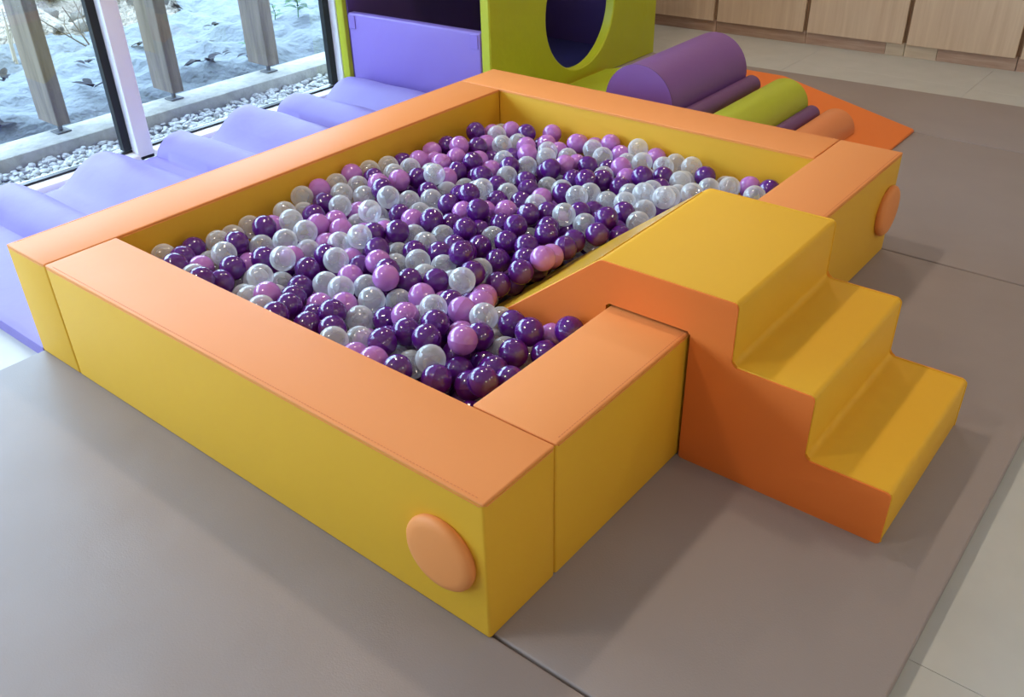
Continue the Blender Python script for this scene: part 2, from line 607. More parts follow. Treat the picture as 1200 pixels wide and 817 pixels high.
beam(0, T, 0, W - T, 'long foam beam nearest the camera, yellow sides, orange top, button at its near corner', ((0, 0.104, 0.163), (-1, 0, 0)))
beam(0, L - T, W - T, W, 'foam beam along the lilac wave mat on the window side of the pit', None)
beam(L - T, L, T, W, 'foam beam at the far end of the pit, in front of the rollers', None)
beam(T, L, 0, T, 'foam beam that the yellow steps straddle, round button at its far end', ((1.921, 0, 0.160), (0, -1, 0)))

# ------------------------------------------------------------------ steps with slide
y1, y2, y3, h1, h2 = -0.1045, -0.2873, -0.4682, 0.2869, 0.1324
prof = [(y3, 0.0), (y3, h2), (y2, h2), (y2, h1), (y1, h1), (y1, HS), (0.226, HS), (0.765, 0.006), (0.765, 0.0), (T + 0.007, 0.0), (T + 0.007, H + 0.007), (-0.006, H + 0.007), (-0.006, 0.0)]
rad = [0.006, 0.011, 0.014, 0.011, 0.014, 0.011, 0.03, 0, 0, 0.004, 0.006, 0.006, 0.004]
pf = fillet(prof, rad)
t = thing('step_slide', ((X1 + X2) / 2, -0.1, 0), 'yellow and orange soft steps climbing over the beam into the ball pit', 'play steps')
finish('body', prism(bmesh.new(), pf, X1 + 0.003, X2 - 0.003, 'X', 0.004), 'yellow', t)
prof_s = [(a, b) for a, b in pf]
finish('side_panel', prism(bmesh.new(), prof_s, X1 - 0.001, X1 + 0.006, 'X', 0.0028), 'orange_deep', t, label='orange side panel of the steps')
finish('side_panel', prism(bmesh.new(), prof_s, X2 - 0.006, X2 + 0.001, 'X', 0.0028), 'orange_deep', t, label='orange side panel of the steps')
sl = [(0.255, HS - 0.020), (0.757, 0.014), (0.757, 0.019), (0.258, HS - 0.0165), (0.238, HS - 0.005), (0.225, HS + 0.0012), (0.20, HS + 0.001), (0.20, HS - 0.002), (0.222, HS - 0.004)]
nrm = Vector((0.650, 0.760)); dv = Vector((0.760, -0.650))
a = Vector((0.243, HS - 0.0125)); b = Vector((0.752, 0.0175))
sl = [tuple(a - nrm * 0.004), tuple(b - nrm * 0.004), tuple(b + nrm * 0.0022), tuple(a + nrm * 0.0022)]
finish('slide_surface', prism(bmesh.new(), sl, X1 + 0.008, X2 - 0.008, 'X'), 'slide', t, smooth=0, label='glossy yellow slide surface')
# piping along the seam between treads and side panels
path = [p for p in pf if not (p[1] < 0.004) and not (p[0] > -0.02 and p[0] < T + 0.02 and p[1] < HS - 0.03)]
i0 = min(range(len(path)), key=lambda k: (path[k][0] - y3) ** 2 + path[k][1] ** 2)
for xx in (X1 + 0.005, X2 - 0.005):
    pb = bmesh.new()
    tube(pb, [(xx, p[0], p[1]) for p in path], 0.0022)
    finish('piping', pb, 'yellow', t)

# ------------------------------------------------------------------ balls
BALL_SEEN = {"D": "380,1386,236 262,1290,263 313,1336,250 459,1295,250 373,1201,237 461,1181,234 563,1304,256 253,1159,267 312,1169,230 815,1341,232 729,1288,235 1030,1345,241 510,1062,218 588,1073,224 616,968,209 447,1019,204 390,977,212 341,931,227 365,870,205 377,809,234 266,885,252 747,1051,234 705,1011,197 957,1227,257 1214,1397,225 1408,1367,234 1450,1265,238 1334,1187,236 1267,1196,222 1127,1243,234 1085,1157,220 911,1110,219 908,975,238 1045,1033,224 1131,1063,216 1298,1137,205 967,953,209 310,824,225 331,758,227 463,712,206 348,604,241 414,657,195 418,596,237 293,502,236 595,618,226 548,591,184 656,607,194 476,558,245 414,527,247 458,479,197 410,429,199 328,418,225 508,448,234 475,409,187 443,353,214 602,427,230 511,350,225 375,365,205 360,311,246 1552,1361,245 1667,1218,234 1462,1208,198 1504,1152,207 1388,1070,229 1341,965,217 1291,917,217 1256,1017,218 1549,868,226 1448,855,214 1436,936,237 1487,767,221 1486,698,213 1622,833,198 1549,657,239 1625,624,220 1563,597,207 1320,801,223 1423,787,238 1307,569,224 1266,620,201 1247,555,192 1197,508,205 1140,550,224 1305,677,199 1238,681,219 1716,521,216 1723,301,220 576,354,248 626,277,255 559,295,217 422,288,223 1112,776,235 904,788,209 953,731,220 958,662,225 1045,659,228 1102,696,217 1029,583,215 1096,600,205 871,694,206 840,589,219 901,623,218 792,629,189 739,671,231 927,861,234 1099,996,249 989,864,203 1163,938,218 1205,563,246 1214,885,210 1040,819,218 1024,753,237 1055,879,186 835,782,220 790,997,241 678,963,239 754,897,219 863,847,209 795,841,216 776,741,254 599,843,243 610,775,231 653,721,229 1473,983,203 1177,754,222 1264,1084,233 1029,900,247 1292,577,35 1267,665,47 1213,482,43 1230,603,53 495,571,46 1232,735,39 891,824,52 1340,723,52 1164,878,40 1457,643,76 1063,741,71 1162,738,78 1361,592,105 1332,907,92 553,542,104 929,864,99 434,522,108 1588,1069,110 470,602,105 718,977,110 1205,422,97 658,1050,98 563,657,105 860,798,124 1035,670,133 373,477,135 1441,519,136 1004,735,122 1296,536,126 595,892,138 899,666,132 542,1212,166 1498,555,158 1168,1326,159 965,637,157 1181,677,168 540,1397,164 624,1107,168 864,1312,162 561,1027,169 332,325,166 1742,1209,164 1392,474,181 998,1223,198", "P": "323,1269,237 454,1242,201 853,1402,249 991,1403,254 616,1339,228 694,1228,234 762,1230,220 728,1169,222 782,1134,197 662,1159,204 872,1251,203 995,1285,248 441,840,214 420,912,198 330,998,242 553,939,215 525,1144,222 639,1032,202 1058,1256,247 1228,1332,243 1339,1377,230 1388,1293,254 1263,1264,236 1332,1257,236 1294,1324,220 1199,1181,226 1035,965,220 896,1042,225 468,649,238 287,571,234 292,638,217 398,720,172 574,697,228 626,670,191 723,619,185 565,553,241 444,442,259 1623,1341,221 1666,1288,230 1516,1281,224 1395,1213,217 1570,1143,229 1507,1088,234 1367,1133,209 1740,1157,224 1667,1127,213 1649,1060,205 1695,1016,230 1753,1046,206 1753,977,208 1753,912,233 1725,852,214 1753,728,222 1560,721,213 1508,930,229 1576,931,210 1605,772,226 1729,370,212 632,332,213 517,514,210 633,552,230 1095,930,210 1102,852,229 897,559,244 960,578,219 1274,850,210 809,1072,212 550,796,260 626,906,239 459,478,49 956,782,52 935,732,108 1719,587,106 1228,558,108 1412,904,108 1250,825,106 541,1106,121 1564,552,139 451,563,170 992,1292,166", "C": "298,1403,242 444,1361,239 508,1385,225 579,1398,225 385,1322,211 516,1263,225 272,1223,247 396,1265,250 406,1151,203 342,1121,190 784,1403,248 745,1354,220 640,1279,254 680,1359,244 922,1401,244 1068,1403,242 883,1334,241 816,1267,240 960,1343,237 928,1283,229 817,1196,197 830,1151,249 719,1105,201 559,1210,241 629,1205,244 592,1157,211 568,1008,239 472,1110,252 438,1087,196 384,1044,195 488,963,214 482,895,225 545,870,210 493,794,221 429,772,204 320,1061,215 277,953,242 384,1097,239 656,1094,228 1134,1383,241 1093,1316,242 1162,1309,241 1196,1250,227 1139,1177,259 1221,1123,195 923,1166,258 998,1156,220 1042,1103,223 961,1025,210 1200,1058,209 885,1183,203 851,1124,189 1150,1137,204 977,1092,204 549,756,203 288,704,237 351,688,213 380,598,179 525,659,199 524,608,247 365,533,198 369,473,234 629,487,206 566,484,247 544,403,194 1583,1287,238 1521,1213,235 1601,1204,220 1329,1034,223 1453,1049,215 1169,1003,240 1435,1134,222 1693,946,224 1663,884,219 1741,793,245 1681,798,210 1673,733,230 1609,992,209 1302,736,236 1377,739,219 1373,671,209 1630,689,198 1430,577,241 1424,503,249 1367,603,226 1373,844,206 1387,911,195 1583,1059,226 1685,659,227 1546,801,206 1450,639,216 1496,588,224 1487,519,225 1677,575,199 1615,555,224 1533,468,232 1366,533,218 1276,499,222 1183,623,217 1753,653,218 1741,585,226 1554,528,205 1621,457,221 1675,413,218 1655,318,218 569,466,180 1168,687,238 973,797,207 801,700,204 675,649,245 1231,952,216 1203,818,222 849,992,206 888,914,211 819,919,214 686,904,204 711,842,225 676,784,213 751,787,209 721,727,194 681,1034,257 753,961,195 1525,1021,229 547,1016,45 1198,667,77 564,722,74 871,1144,101 1625,837,97 1275,611,105 455,414,98 826,703,109 1172,820,121 457,1297,124 627,389,130 493,847,136 1562,998,135 1213,483,129 1569,1107,167 1211,612,152 1698,1360,199 1744,460,187 911,1365,184"}
BALL_REST = {"D": "1687,567,48 1589,918,44 1409,270,49 1649,477,48 688,1101,49 1387,1261,37 1525,695,45 1096,1311,39 1527,432,54 1430,1158,36 1700,1062,39 1410,695,35 491,834,43 1573,297,47 1397,813,51 237,632,50 1277,890,48 353,1247,53 975,1006,49 490,954,53 594,546,39 1146,801,51 1415,978,50 1743,247,49 1668,288,54 1223,291,40 1197,1123,36 1576,379,39 362,322,47 1347,969,50 982,905,42 804,1173,49 530,237,40 1220,374,45 1723,666,46 564,359,51 584,818,37 937,1230,51 441,256,42 1250,1340,45 461,1203,53 515,1401,52 705,1016,51 1314,242,52 275,1265,37 669,910,48 1219,835,45 1562,1367,46 914,1119,46 442,631,41 470,1323,52 821,965,52 1494,1021,49 1040,1268,46 1661,1142,51 1163,1328,49 738,922,44 1740,482,50 1670,390,38 1621,1263,37 1322,332,40 246,735,41 609,1341,41 242,928,53 961,1324,48 274,236,51 1516,235,52 1340,1186,36 1474,829,45 1395,897,36 542,1306,44 320,752,49 248,398,54 386,1013,36 250,848,53 1641,871,39 1123,1392,40 616,477,49 618,1086,46 720,1162,53 1572,1123,45 249,1341,49 798,1243,49 1319,1267,49 314,378,52 1206,1403,45 1090,966,44 244,1064,53 1703,770,41 627,710,45 395,1092,36 979,1094,50 1749,1309,51 629,390,54 541,912,35 638,1002,36 670,1400,52 287,1401,48 818,1392,53 1389,340,52 1473,744,42 508,668,65 1609,237,66 626,603,69 1596,696,79 582,1139,76 1505,1393,75 872,748,67 753,850,74 1206,1193,69 445,871,79 364,644,76 1476,299,80 1017,959,80 634,849,78 956,1164,79 1449,1292,75 1405,749,78 509,1256,92 1114,1360,100 1707,458,108 1713,1181,101 1317,1180,107 1587,370,109 1275,744,92 533,906,110 1151,1089,92 304,1245,102 1618,1193,103 808,1010,106 592,1390,97 1513,971,94 1276,384,104 1043,847,110 359,369,105 1603,607,110 1450,805,109 264,891,107 1120,887,109 575,441,100 1109,992,108 256,766,109 1080,1241,105 1539,746,105 374,960,97 1543,284,110 1373,1268,109 1473,704,105 1512,504,106 1205,1348,101 1278,1339,110 1485,574,92 1427,457,103 392,1276,110 1342,363,102 638,940,109 1359,511,109 749,1291,106 441,1135,96 283,703,94 1220,975,108 875,1261,109 790,792,105 626,524,101 1360,236,106 1359,1369,109 436,1373,109 239,344,101 404,1192,108 474,784,92 1155,1167,108 607,1196,108 576,247,106 1504,1070,106 1749,866,101 1668,1066,106 1000,1042,104 237,1282,95 1394,661,108 1664,717,110 1624,291,109 755,715,105 441,671,107 1312,673,103 689,1216,109 510,323,128 1742,1304,131 1243,695,131 1127,700,129 506,472,130 690,739,130 298,970,121 266,1060,124 1540,816,130 1686,1394,136 1419,349,124 1262,1038,131 613,711,137 649,1276,125 1348,445,135 301,409,125 1333,1073,138 1666,1130,134 1251,1152,126 1643,1326,128 853,1400,130 1602,757,138 1743,394,139 981,901,130 236,668,137 267,525,136 1297,869,139 1750,951,125 255,1196,137 677,1389,137 1471,920,139 1365,984,129 1447,1099,136 533,744,133 713,1095,132 1045,1400,133 1171,1398,136 698,1322,140 310,801,139 1213,1092,132 1362,850,120 1255,319,168 1357,302,155 328,1212,165 1669,366,163 804,1265,158 240,997,161 1668,492,163 1494,1381,163 1599,249,162 597,1340,161 1228,383,162 245,425,162 1498,292,170 263,297,164 255,588,167 1287,235,151 1377,1325,163 1306,379,167 1562,1280,168 1233,1359,164 1099,1361,168 531,257,167 264,857,169 1617,889,157 1671,263,168 630,238,153 626,802,154 346,1281,167 293,737,161 1083,1205,169 1413,1164,160 878,1067,162 242,1273,167 1740,265,154 1617,1235,160 255,929,168 1035,1063,161 1358,1207,155 1576,318,186 1271,437,186", "P": "1118,990,183 589,537,178 889,920,50 1272,1193,44 1182,944,54 685,810,52 1251,1016,45 1753,403,46 866,1225,40 253,1182,44 817,830,52 1552,811,48 1003,1201,39 367,1161,35 320,1339,51 1032,1377,45 1133,1027,51 313,678,36 481,361,49 326,937,37 1483,920,45 1565,1209,49 740,1393,50 1635,760,50 1060,900,49 570,641,37 1714,934,52 1303,820,51 1746,1241,38 271,534,54 1475,1230,53 1397,530,48 654,1182,52 1324,492,49 1622,638,49 1025,798,54 1374,1394,35 1288,434,39 273,1000,51 1125,1138,48 1471,516,50 1629,1077,44 403,1398,45 751,1073,47 1431,1067,52 340,843,52 402,387,46 1739,1135,40 944,1394,48 1351,646,53 744,765,54 1102,1222,39 1738,1001,37 892,1052,74 1250,1085,69 1542,878,78 521,303,60 309,1151,107 1081,1071,108 434,1004,106 762,1149,106 615,771,91 579,1294,104 658,1131,107 827,1322,100 352,1396,92 1581,1254,103 1289,295,96 831,882,103 590,331,109 1221,338,107 1061,1152,105 934,959,97 516,1171,96 550,811,105 1234,1273,104 238,473,101 1652,412,109 1750,699,107 503,1051,96 1716,772,108 1033,1336,102 1159,1269,98 1743,1036,101 779,929,101 1574,450,105 1107,786,110 1444,1028,109 770,1369,106 1701,238,104 1677,910,110 1428,1367,130 1452,254,134 1052,958,140 883,1004,128 885,907,139 525,1340,125 1290,1243,138 343,895,135 367,1091,122 446,349,132 1161,1035,133 1683,993,132 300,249,128 1108,1295,140 697,671,138 1010,1198,124 473,1211,136 1407,408,159 1060,734,162 1280,780,150 344,1390,162 256,1114,164 406,249,159 1470,1315,166 754,1024,151 557,1284,169 1612,409,169 1342,720,152 633,1225,170 259,1368,190 1404,256,187", "C": "365,511,51 407,692,45 567,1204,48 457,1051,41 1558,556,46 509,1107,50 1062,1059,36 425,796,46 1673,1218,50 827,1060,37 1566,1033,46 1318,1097,44 1442,1355,45 884,1335,37 1459,414,43 603,941,50 1695,1354,43 294,454,51 634,1258,52 1349,1329,55 1702,838,54 888,989,39 1367,406,54 1525,623,44 1663,993,54 797,1315,37 721,1259,50 1192,1254,37 344,584,38 1502,353,36 1572,489,41 265,314,41 1040,1131,40 385,904,54 531,458,36 317,1082,49 611,271,50 1493,1121,47 503,738,44 1518,1294,39 1731,330,47 1405,602,39 397,1315,44 417,567,47 344,236,38 1295,1402,48 672,1317,71 1752,1387,63 1679,1289,72 1633,1382,66 1379,1120,77 355,434,80 1356,1036,80 427,324,70 589,1039,101 986,1260,96 1693,332,106 1480,378,101 895,1343,109 1618,520,109 281,622,110 1613,945,105 331,1034,105 369,277,108 1200,891,101 1212,266,109 1749,1105,103 244,1397,104 1275,473,100 1471,1169,98 381,768,106 1502,1326,106 1669,649,109 235,273,102 1286,961,90 762,1222,106 1342,779,105 470,271,109 790,1082,103 1248,1401,103 1556,1160,106 341,543,108 1575,1323,105 540,982,105 310,312,95 1536,662,107 1395,1187,96 295,1344,135 454,916,135 1584,1389,137 1439,613,138 975,1369,133 955,1097,137 709,850,139 406,848,135 1510,1223,128 1740,523,121 1687,1245,138 347,706,124 1541,920,134 1435,1239,140 942,1220,140 967,796,130 1195,1222,136 1497,444,153 1461,748,158 1506,864,166 1328,607,164 1533,373,155 1294,975,160 1506,625,156 1299,1379,169 1715,669,163 1204,748,159 725,1257,164 1447,350,187 1154,863,184"}
BR = 0.0347


def ball_bm(seg=28, rings=14, r=BR, ridge=True):
    prof = []
    for k in range(rings + 1):
        a = -math.pi / 2 + math.pi * k / rings
        prof.append((r * math.cos(a) if 0 < k < rings else 0, r * math.sin(a)))
    if ridge:      # moulding seam round the middle
        m = rings // 2
        prof = prof[:m] + [(r * 0.9995, -0.0009), (r * 1.008, 0), (r * 0.9995, 0.0009)] + prof[m + 1:]
    return lathe(bmesh.new(), prof, seg)


cname = {'D': 'dark purple', 'P': 'pale pink', 'C': 'clear'}
ORD = ['first', 'second', 'third', 'fourth', 'fifth', 'sixth', 'seventh', 'eighth', 'ninth', 'tenth', 'eleventh', 'twelfth', 'thirteenth', 'fourteenth', 'fifteenth', 'sixteenth', 'seventeenth', 'eighteenth', 'nineteenth', 'twentieth']


def region(x, y, z):
    """(where the ball lies, landmark it is counted from, sort key)"""
    if x < X1 + 0.02 and y < 0.52:
        if y < 0.31: return 'along the short beam beside the steps', 'the near corner', x
        return 'in the pocket between front beam and steps', 'the front beam', x
    if x > X2 and y < 0.50: return 'in the far corner behind the steps', 'the steps', x
    if X1 - 0.02 < x < X2 + 0.04 and ((y - 0.223) * 0.787 + (z - 0.435)) / 1.2726 < 0.085:
        return 'lying against the slide slope', 'the near side', x
    if y > W - T - 0.11: return 'along the window-side beam', 'the front beam', x
    if x > L - T - 0.13: return 'along the far end beam', 'the window side', -y
    if x < T + 0.12: return 'along the long front beam', 'the window side', -y
    xs_ = 'front' if x < 0.62 else ('near middle' if x < 0.98 else ('far middle' if x < 1.33 else 'far'))
    ys_ = 'window-side' if y > 1.10 else ('central' if y > 0.78 else 'steps-side')
    return 'in the %s %s area' % (ys_, xs_), 'the front beam', x


for key in 'DPC':
    me = None
    cells = {}
    for s in BALL_SEEN[key].split():
        x, y, z = [int(v) / 1000 for v in s.split(',')]
        rg, mark, sk = region(x, y, z)
        cells.setdefault((rg, mark), []).append((sk, x, y, z))
    for (rg, mark), items in cells.items():
        items.sort()
        for i, (sk, x, y, z) in enumerate(items):
            if me is None:
                o = finish('pit_ball', ball_bm(), key, smooth=60)
                me = o.data
            else:
                o = bpy.data.objects.new('pit_ball', me)
                COL.objects.link(o)
            o.location = (x, y, z)
            o.rotation_euler = (RND.uniform(0, 6.28), RND.uniform(0, 6.28), RND.uniform(0, 6.28))
            if len(items) == 1:
                lb = 'only %s plastic ball %s of the pit' % (cname[key], rg)
            else:
                lb = '%s %s ball from %s, %s' % (ORD[i], cname[key], mark, rg)
            tag(o, lb, 'ball', '%s balls of the pit' % cname[key])
    proto = ball_bm(14, 8, BR * 0.995, False)
    bm = bmesh.new()
    for s in BALL_REST[key].split():
        x, y, z = [int(v) / 1000 for v in s.split(',')]
        c = proto.copy()
        merge(bm, c, Matrix.Translation((x, y, z)))
    proto.free()
    o = finish('buried_balls', bm, key, smooth=60)
    tag(o, '%s plastic balls mostly buried under the top layer of the pit' % cname[key], 'balls', None, 'stuff')

# ------------------------------------------------------------------ roller track behind the pit
t = thing('roller_track', (2.58, 1.09, 0), 'orange ramp mat with purple, lime and tan half rollers behind the pit', 'play ramp')
TX0, TX1 = 2.212, 3.16
pr = fillet([(0.29, 0.0), (0.29, 0.012), (0.90, 0.142), (1.28, 0.142), (1.875, 0.012), (1.875, 0.0)], [0.003, 0.006, 0.03, 0.03, 0.006, 0.003])
finish('ramp_base', prism(bmesh.new(), pr, TX0, TX1, 'X', 0.006), 'orange_deep', t)


def roller(yc, zc, r, m, base, lab):
    pts = []
    n = 28
    for k in range(n + 1):
        a = math.radians(-12 + (204) * k / n)
        pts.append((yc + r * math.cos(a), zc + r * math.sin(a)))
    pts = [(p[0], max(p[1], 0.02)) for p in pts]
    bm = prism(bmesh.new(), pts, 2.25, 2.88, 'X', min(0.008, r * 0.2))
    finish('half_roller', bm, m, t, label=lab, smooth=40)


def zs(y):
    return 0.142 if 0.9 <= y <= 1.28 else (0.012 + (y - 0.29) * 0.2131 if y < 0.9 else 0.012 + (1.875 - y) * 0.2185)


roller(1.11, 0.208, 0.155, 'purple_roll', 0, 'big purple half roller')
roller(0.925, 0.165, 0.042, 'plum', 0, 'thin plum roller beside the big purple one')
roller(0.765, 0.115, 0.104, 'lime_roll', 0, 'lime half roller')
roller(0.640, 0.090, 0.036, 'plum', 0, 'thin plum roller beside the tan one')
roller(0.530, 0.052, 0.080, 'copper', 0, 'tan orange half roller')
roller(1.300, 0.160, 0.036, 'plum', 0, 'thin plum roller on the tunnel side')
cv = fillet([(1.345, zs(1.345) - 0.004), (1.862, zs(1.862) - 0.004), (1.862, zs(1.862) + 0.014), (1.345, zs(1.345) + 0.03)], [0, 0, 0.01, 0.02])
finish('slope_pad', prism(bmesh.new(), cv, 2.25, 3.135, 'X', 0.006), 'lime_roll', t, label='lime pad on the slope facing the tunnel')
pb = bmesh.new()
tube(pb, [(2.252, 1.11 + 0.1555 * math.cos(math.radians(-10 + 5 * k)), 0.208 + 0.1555 * math.sin(math.radians(-10 + 5 * k))) for k in range(41)], 0.002)
finish('piping', pb, 'plum', t)

# ------------------------------------------------------------------ soft tunnel
t = thing('play_tunnel', (2.95, 2.35, 0), 'lime green soft play tunnel with a round hole and violet barrier', 'play tunnel')
PX0, PX1, PZ = 2.26, 3.66, 0.98
hc, hz, hr = 2.955, 0.362, 0.288
bm = bmesh.new()
angs = [2 * math.pi * k / 72 for k in range(72)]
for cx, cz in ((PX0, 0.0), (PX1, 0.0), (PX0, PZ), (PX1, PZ)):
    angs.append(math.atan2(cz - hz, cx - hc) % (2 * math.pi))
angs = sorted(angs)
rows = []
for a in angs:
    c, s = math.cos(a), math.sin(a)
    k = min(((PX1 - hc) / c if c > 1e-9 else 9e9), ((PX0 - hc) / c if c < -1e-9 else 9e9), ((PZ - hz) / s if s > 1e-9 else 9e9), ((0 - hz) / s if s < -1e-9 else 9e9))
    ya, yb = 1.882, 1.936
    e = 0.006
    pts = []
    for rr, y in ((k, ya + e), (k - e, ya), (hr + e, ya), (hr, ya + e), (hr, yb - e), (hr + e, yb), (k - e, yb), (k, yb - e)):
        pts.append(bm.verts.new((hc + rr * c, y, hz + rr * s)))
    rows.append(pts)
for A, B in zip(rows, rows[1:] + rows[:1]):
    for k in range(8):
        bm.faces.new((A[k], B[k], B[(k + 1) % 8], A[(k + 1) % 8]))
finish('hole_panel', bm, 'lime', t)
finish('back_panel', box(bmesh.new(), 2.208, 3.62, 2.768, 2.818, 0, PZ, 0.008), 'lime', t)
finish('end_panel', box(bmesh.new(), 3.57, 3.62, 1.942, 2.762, 0, PZ, 0.008), 'lining', t, label='dark purple end panel')
finish('roof_panel', box(bmesh.new(), 2.26, 3.62, 1.884, 2.816, PZ + 0.001, PZ + 0.05, 0.008), 'lime', t)
finish('lining', box(bmesh.new(), 2.232, 3.568, 2.757, 2.766, 0.012, PZ - 0.002), 'lining', t, smooth=0, label='dark purple lining of the far panel')
finish('lining', box(bmesh.new(), 2.31, 3.568, 1.94, 1.946, 0.012, 0.06), 'lining', t, smooth=0, label='dark purple lining at the hole panel')
finish('tunnel_floor', box(bmesh.new(), 2.30, 3.566, 1.948, 2.755, 0.001, 0.012), 'navy', t, smooth=0, label='navy floor of the tunnel')
brm = bmesh.new()
# violet barrier across the open end, turned a little between the two green panels
bmx = Matrix.Translation((2.262, 1.941, 0)) @ Matrix.Rotation(math.atan2(2.262 - 2.222, 2.76 - 1.94), 4, 'Z')
box(brm, 0.0, 0.045, 0.0, 0.812, 0.002, 0.372, 0.009, 3)
brm.transform(bmx)
br = finish('barrier', brm, 'lilac_dark', t, label='violet barrier panel')
for yy in (0.012, 0.765):
    tb = box(bmesh.new(), -0.004, 0.0005, yy, yy + 0.042, 0.30, 0.362, 0.0012, 1)
    tb.transform(bmx)
    finish('closure_tab', tb, 'lilac_dark', br, world=True)

# ------------------------------------------------------------------ lilac wave mat
bumps = [(0.43, 0.105, 0.092, 'r'), (0.81, 0.19, 0.10, 'h'), (1.155, 0.10, 0.088, 'r'), (1.50, 0.19, 0.104, 'h'), (1.79, 0.105, 0.092, 'r'), (2.12, 0.17, 0.088, 'h')]


def wave(x):
    z = 0.0
    for c, w, h, k in bumps:
        u = abs(x - c) / w
        if u < 1:
            v = h * (math.sqrt(1 - u * u) * 0.8 + 0.2 * (0.5 + 0.5 * math.cos(math.pi * u))) if k == 'r' else h * (0.5 + 0.5 * math.cos(math.pi * u)) ** 0.85
            z = max(z, v)
    return z


bm = bmesh.new()
NX, NY = 180, 44
WX0, WX1, WY0, WY1 = 0.004, 2.204, W + 0.006, 2.735
grid = []
for j in range(NY + 1):
    row = []
    y = WY0 + (WY1 - WY0) * j / NY
    for i in range(NX + 1):
        x = WX0 + (WX1 - WX0) * i / NX
        xs = x + 0.012 * noise.noise((x * 2, y * 2.3, 1.1))
        z = wave(xs) * (1 + 0.10 * noise.noise((x * 3, y * 1.7, 4.0)))
        z += 0.006 * noise.noise((x * 9, y * 5, 2.0)) * (0.3 + z * 10) + 0.010 * noise.noise((x * 16, y * 9, 7.0)) * max(0, y - 2.4) * 3 * (z * 8)
        d = (WY1 - y)
        if d < 0.05:
            z *= math.sqrt(max(0, 1 - (1 - d / 0.05) ** 2)) * 0.75 + 0.25
        row.append(bm.verts.new((x, y - (0.03 * (0.1 - z) * 8 if j == NY else 0), 0.012 + z - (0.008 if i in (0, NX) else 0))))
    grid.append(row)
for j in range(NY):
    for i in range(NX):
        bm.faces.new((grid[j][i], grid[j][i + 1], grid[j + 1][i + 1], grid[j + 1][i]))
loop = grid[0] + [r[-1] for r in grid[1:]] + grid[-1][-2::-1] + [r[0] for r in grid[-2:0:-1]]
low = [bm.verts.new((v.co.x, v.co.y, FLOOR)) for v in loop]
for k in range(len(loop)):
    bm.faces.new((loop[k], loop[(k + 1) % len(loop)], low[(k + 1) % len(loop)], low[k]))
bm.faces.new(low[::-1])
bm.transform(Matrix.Translation((-1.1, -2.2, 0)))
o = finish('wave_mat', bm, 'lilac', smooth=50)
o.location = (1.1, 2.2, 0)
tag(o, 'lilac vinyl mat with rolling wave humps between the pit and window', 'wave mat')

# ------------------------------------------------------------------ outside the window
bm = bmesh.new()
box(bm, -6, 7, 2.955, 3.34, -0.2, -0.095)
tag(finish('gravel_bed', bm, 'bed', smooth=0), 'strip of ground under the white pebbles outside the glass', 'ground', None, 'structure')
pm = [bmesh.new() for _ in range(1)]
peb = []
for k in range(5):
    b2 = bmesh.new()
    bmesh.ops.create_icosphere(b2, subdivisions=1, radius=1)
    for v in b2.verts:
        v.co *= 1 + 0.28 * noise.noise(v.co * 1.7 + Vector((k * 7, 0, 0)))
    peb.append(b2)
bm = bmesh.new()
for k in range(3300):
    x = RND.uniform(-0.4, 2.6) if k < 2900 else RND.uniform(-3, 5)
    y = RND.uniform(2.965, 3.325)
    r = RND.uniform(0.009, 0.017)
    z = -0.098 + RND.uniform(0, 0.022)
    merge(bm, peb[k % 5].copy(), Matrix.Translation((x, y, z)) @ Matrix.Rotation(RND.uniform(0, 6.28), 4, 'Z') @ Matrix.Rotation(RND.uniform(-.5, .5), 4, 'X') @ Matrix.Diagonal((r * 1.25, r, r * 0.75, 1)))
tag(finish('gravel', bm, 'pebble', smooth=50), 'white pebbles in the strip between the window and the concrete kerb', 'gravel', None, 'stuff')
tag(finish('kerb', box(bmesh.new(), -6, 7, 3.335, 3.545, -0.2, -0.028, 0.008), 'concrete'), 'pale concrete kerb carrying the timber posts outside the window', 'kerb')

for k, (px, wx) in enumerate(((1.0, 0.062), (1.605, 0.063), (2.2, 0.075))):
    lab = ['weathered timber post outside the glass, left of the white window post', 'weathered timber post outside the glass, just right of the white window post',
           'weathered timber post outside the glass, nearest the green tunnel'][k]
    t = thing('timber_post', (px + wx / 2, 3.5, -0.028), lab, 'post', 'timber posts outside the window')
    finish('timber', box(bmesh.new(), px, px + wx, 3.42, 3.60, 0.014, 2.6, 0.003, 1), 'post', t)
    finish('metal_foot', tube(bmesh.new(), [(px + wx / 2, 3.475, -0.022), (px + wx / 2, 3.475, 0.015)], 0.011, seg=12), 'steel', t)
    finish('base_plate', box(bmesh.new(), px + wx / 2 - 0.035, px + wx / 2 + 0.035, 3.44, 3.51, -0.028, -0.021, 0.002, 1), 'steel', t)


struct(finish('added_sky_shade', box(bmesh.new(), -6, 7, 2.956, 4.15, 2.602, 2.72), 'post', smooth=0))  # unseen roof slab added above the posts to block steep sky light


def ground_z(x, y):
    e = 4.95 + 0.12 * noise.noise((x * 1.3, 0.3, 0)) + (0.9 if x > 3.1 else 0.9 * max(0, (x - 2.7) / 0.4))
    z = -0.06 + 0.05 * noise.noise((x * 1.1, y * 1.1, 3))
    if y > e - 0.2:
        z += 0.35 * (y - e + 0.2) ** 1.1
    return z, e


